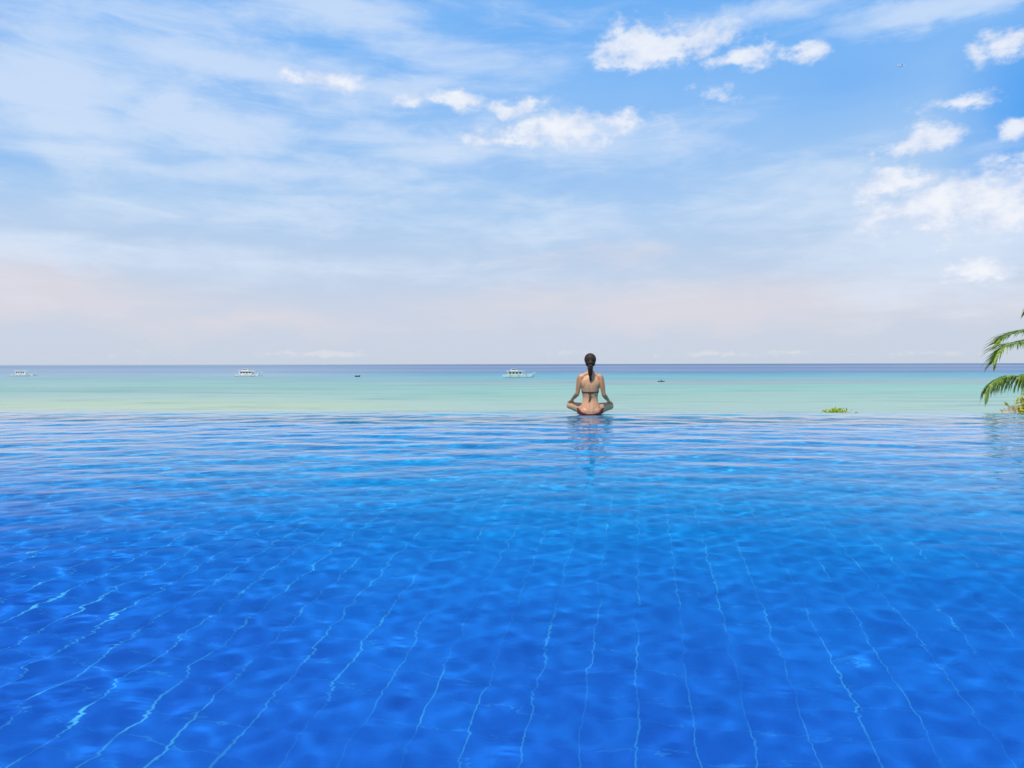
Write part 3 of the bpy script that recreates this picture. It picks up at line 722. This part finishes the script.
def bangka(px, py, L, heading, label, style):
    p = on_sea(px, py); o = empty('outrigger_boat', p, heading); tag(o, label, 'boat', 'white outrigger boats anchored off the beach')
    V, Fc = hull_mesh(L, L*.15, L*.085); o.scale = (1, 1, 1.2); h = mesh_obj('hull', V, Fc, M_white, o, smooth=False)
    
    Hd = L*.085
    cabs = {'long': (-.10, .50, 1.05), 'awning': (-.08, .54, 1.15), 'box': (-.1, .44, 1.4)}[style]
    bm = bmesh.new(); box(bm, (cabs[0]*L, 0, Hd*.8+Hd*.55*cabs[2]), (cabs[1]*L, L*.115, Hd*1.1*cabs[2]), taper=.96)
    cab = from_bm('cabin', bm, M_white if style != 'long' else M_cream, o)
    nwin = 4
    for s_ in (-1, 1):
        for k in range(nwin):
            bm = bmesh.new(); xx = cabs[0]*L+(k-(nwin-1)/2)*cabs[1]*L*.22
            box(bm, (xx, s_*L*.0575, Hd*.85+Hd*.5*cabs[2]), (cabs[1]*L*.13, .05, Hd*.42*cabs[2])); from_bm('window', bm, M_dark, cab)
    rt = Hd*.8+Hd*1.1*cabs[2]
    bm = bmesh.new(); box(bm, (cabs[0]*L, 0, rt+Hd*.07), (cabs[1]*L*1.12, L*.15, Hd*.12), taper=.95); roof = from_bm('roof', bm, M_white, cab)
    if style == 'awning':
        bm = bmesh.new(); box(bm, (.02*L, 0, rt-Hd*.28), (cabs[1]*L*1.16, L*.17, Hd*.16), taper=.9); from_bm('awning', bm, M_pink, o)
    if style in ('long', 'awning'):
        bm = bmesh.new(); box(bm, (cabs[0]*L-.03*L, 0, rt+Hd*.45), (cabs[1]*L*.42, L*.08, Hd*.6), taper=.85); wh = from_bm('wheelhouse', bm, M_white, o)
        bm = bmesh.new(); box(bm, (cabs[0]*L-.03*L, 0, rt+Hd*.50), (cabs[1]*L*.36, L*.084, Hd*.25), taper=.95); from_bm('window', bm, M_dark, wh)
    for s_ in (-1, 1):
        V = []; Fc = []; P, Q = interp([(-L*.42, s_*L*.30, .05), (-L*.2, s_*L*.31, .02), (L*.2, s_*L*.31, .02), (L*.46, s_*L*.30, .35)], [.10]*4, 5); tube(V, Fc, P, Q, 6); mesh_obj('outrigger', V, Fc, M_bamboo, o)
    for k in (-.28, 0, .26):
        V = []; Fc = []; P, Q = interp([(k*L, -L*.31, .05), (k*L, -L*.18, L*.075), (k*L, 0, L*.085), (k*L, L*.18, L*.075), (k*L, L*.31, .05)], [.07]*5, 4); tube(V, Fc, P, Q, 5); mesh_obj('cross_beam', V, Fc, M_bamboo, o)
    V = []; Fc = []; tube(V, Fc, [(L*.22, 0, L*.06), (L*.22, 0, rt+L*.03)], [.06, .03], 6); mesh_obj('mast', V, Fc, M_white, o)
    V = []; Fc = []; tube(V, Fc, [(L*.48, 0, L*.10), (L*.62, 0, L*.135)], [.10, .04], 6); mesh_obj('bowsprit', V, Fc, M_white, o)
    return o
bangka(23, 376.0, 13, R(8), 'white boat with a boxy cabin, leftmost and farthest of the three outrigger boats', 'box')
bangka(248, 376.3, 14.5, R(-6), 'white boat with a faded pink awning and dark windows, middle one of the three', 'awning')
bangka(518, 377.3, 15.5, R(7), 'white boat with a cream cabin and small upper wheelhouse, nearest to the sitting woman', 'long')
M_blk = simple('dark_hull', (.03, .05, .05), .5, .3, 4)
p = on_sea(357.5, 376.8)
b = empty('rowing_boat', p, R(-3)); tag(b, 'tiny dark low open boat floating alone, with nobody aboard', 'boat')
V, Fc = hull_mesh(2.8, .8, .8, .5); mesh_obj('hull', V, Fc, M_blk, b, smooth=False)
bm = bmesh.new(); box(bm, (-.6, 0, .56), (.3, .62, .09)); from_bm('bench', bm, M_bamboo, b)
p = on_sea(661, 381.8)
kay = empty('kayak', p, R(4)); tag(kay, 'small dark kayak floating on the turquoise band right of the woman', 'kayak')
V, Fc = hull_mesh(2.6, .62, .34, .5); mesh_obj('hull', V, Fc, M_blk, kay, smooth=False)
V = []; Fc = []; tube(V, Fc, [(.05, -.7, .55), (.1, 0, .62), (.15, .7, .75)], .02, 6); mesh_obj('paddle', V, Fc, M_bamboo, kay)
# paddler, sitting in the kayak
pe = empty('person', p+Vector((0, 0, .14)), R(4-90)); tag(pe, 'tiny paddler sitting upright in the small dark kayak', 'person')
pp = [lambda V, Fc: loft(V, Fc, [ell_ring((0, 0), a, b_, z_, 16) for z_, a, b_ in ((0, .17, .13), (.1, .18, .13), (.25, .14, .1), (.42, .18, .11), (.52, .17, .09), (.58, .07, .06), (.66, .055, .055))]),
      lambda V, Fc: ellipsoid(V, Fc, (0, .01, .76), (.075, .095, .12)),
      lambda V, Fc: ellipsoid(V, Fc, (0, .1, .75), (.012, .02, .02))]
for s_ in (-1, 1):
    pp.append(lambda V, Fc, s_=s_: tube(V, Fc, [(s_*.15, 0, .5), (s_*.24, .03, .36), (s_*.26, .1, .30), (s_*.25, .2, .42), (s_*.25, .25, .46)], [.05, .042, .036, .03, .03], 10))
    pp.append(lambda V, Fc, s_=s_: ellipsoid(V, Fc, (s_*.25, .27, .47), (.03, .045, .035)))
    pp.append(lambda V, Fc, s_=s_: tube(V, Fc, [(s_*.08, 0, .09), (s_*.12, .35, .2), (s_*.10, .75, .06), (s_*.1, .85, .1)], [.085, .065, .045, .03], 12))
blob_union('body', pp, .016, 3, simple('tanned_skin', (.22, .11, .07), .5), pe)
V = []; Fc = []; loft(V, Fc, [ell_ring((0, 0), a, b_, z_, 16) for z_, a, b_ in ((.02, .19, .145), (.25, .155, .115), (.42, .195, .125), (.53, .18, .10))]); mesh_obj('shirt', V, Fc, simple('dark_shirt', (.03, .05, .06), .8), pe)
V = []; Fc = []; ellipsoid(V, Fc, (0, -.01, .80), (.085, .10, .10)); mesh_obj('hair', V, Fc, M_hair, pe)

# ------------------------------------------------------------------ distant aircraft
d = pdir(901.5, 65.8); ap = Vector((0, 0, CAM_H))+d*3200
pl = empty('airplane', ap, R(3)); tag(pl, 'tiny pale airplane high in the blue at the upper right', 'airplane')
M_pl = simple('aircraft_white', (.8, .8, .8), .4, .05, 1)
V = []; Fc = []; P, Q = interp([(-15, 0, .6), (-10, 0, .2), (0, 0, 0), (10, 0, 0), (15, 0, -.3)], [.5, 1.6, 1.9, 1.8, .3], 4); tube(V, Fc, P, Q, 12); mesh_obj('fuselage', V, Fc, M_pl, pl)
def slab(name, poly, th, axis='z'):
    n = len(poly); V = [Vector(p)+(Vector((0, 0, -th/2)) if axis == 'z' else Vector((0, -th/2, 0))) for p in poly]+[Vector(p)+(Vector((0, 0, th/2)) if axis == 'z' else Vector((0, th/2, 0))) for p in poly]
    Fc = [tuple(range(n)), tuple(range(2*n-1, n-1, -1))]+[(i, (i+1) % n, n+(i+1) % n, n+i) for i in range(n)]
    mesh_obj(name, V, Fc, M_pl, pl, smooth=False)
for s_ in (-1, 1):
    slab('wing', [(3, s_*1.5, -.6), (-2.5, s_*1.5, -.6), (-4.6, s_*15, .5), (-3.2, s_*15, .5)], .35)
    slab('tailplane', [(-11.5, s_*.5, .8), (-14.5, s_*.5, .8), (-15.4, s_*5, 1), (-14.4, s_*5, 1)], .25)
    V = []; Fc = []; tube(V, Fc, [(2.5, s_*5, -1.5), (-1, s_*5, -1.5)], [.9, .7], 10); mesh_obj('engine', V, Fc, M_pl, pl)
slab('tail_fin', [(-10.5, 0, 1.4), (-14.5, 0, 1.4), (-15.8, 0, 5.6), (-14.2, 0, 5.6)], .3, 'y')

S.render.engine = 'CYCLES'
cy = S.cycles
cy.max_bounces = 8; cy.transmission_bounces = 6; cy.glossy_bounces = 3; cy.diffuse_bounces = 3
cy.caustics_reflective = False; cy.caustics_refractive = True
cy.sample_clamp_indirect = 4.0; cy.blur_glossy = .2
cy.use_denoising = True
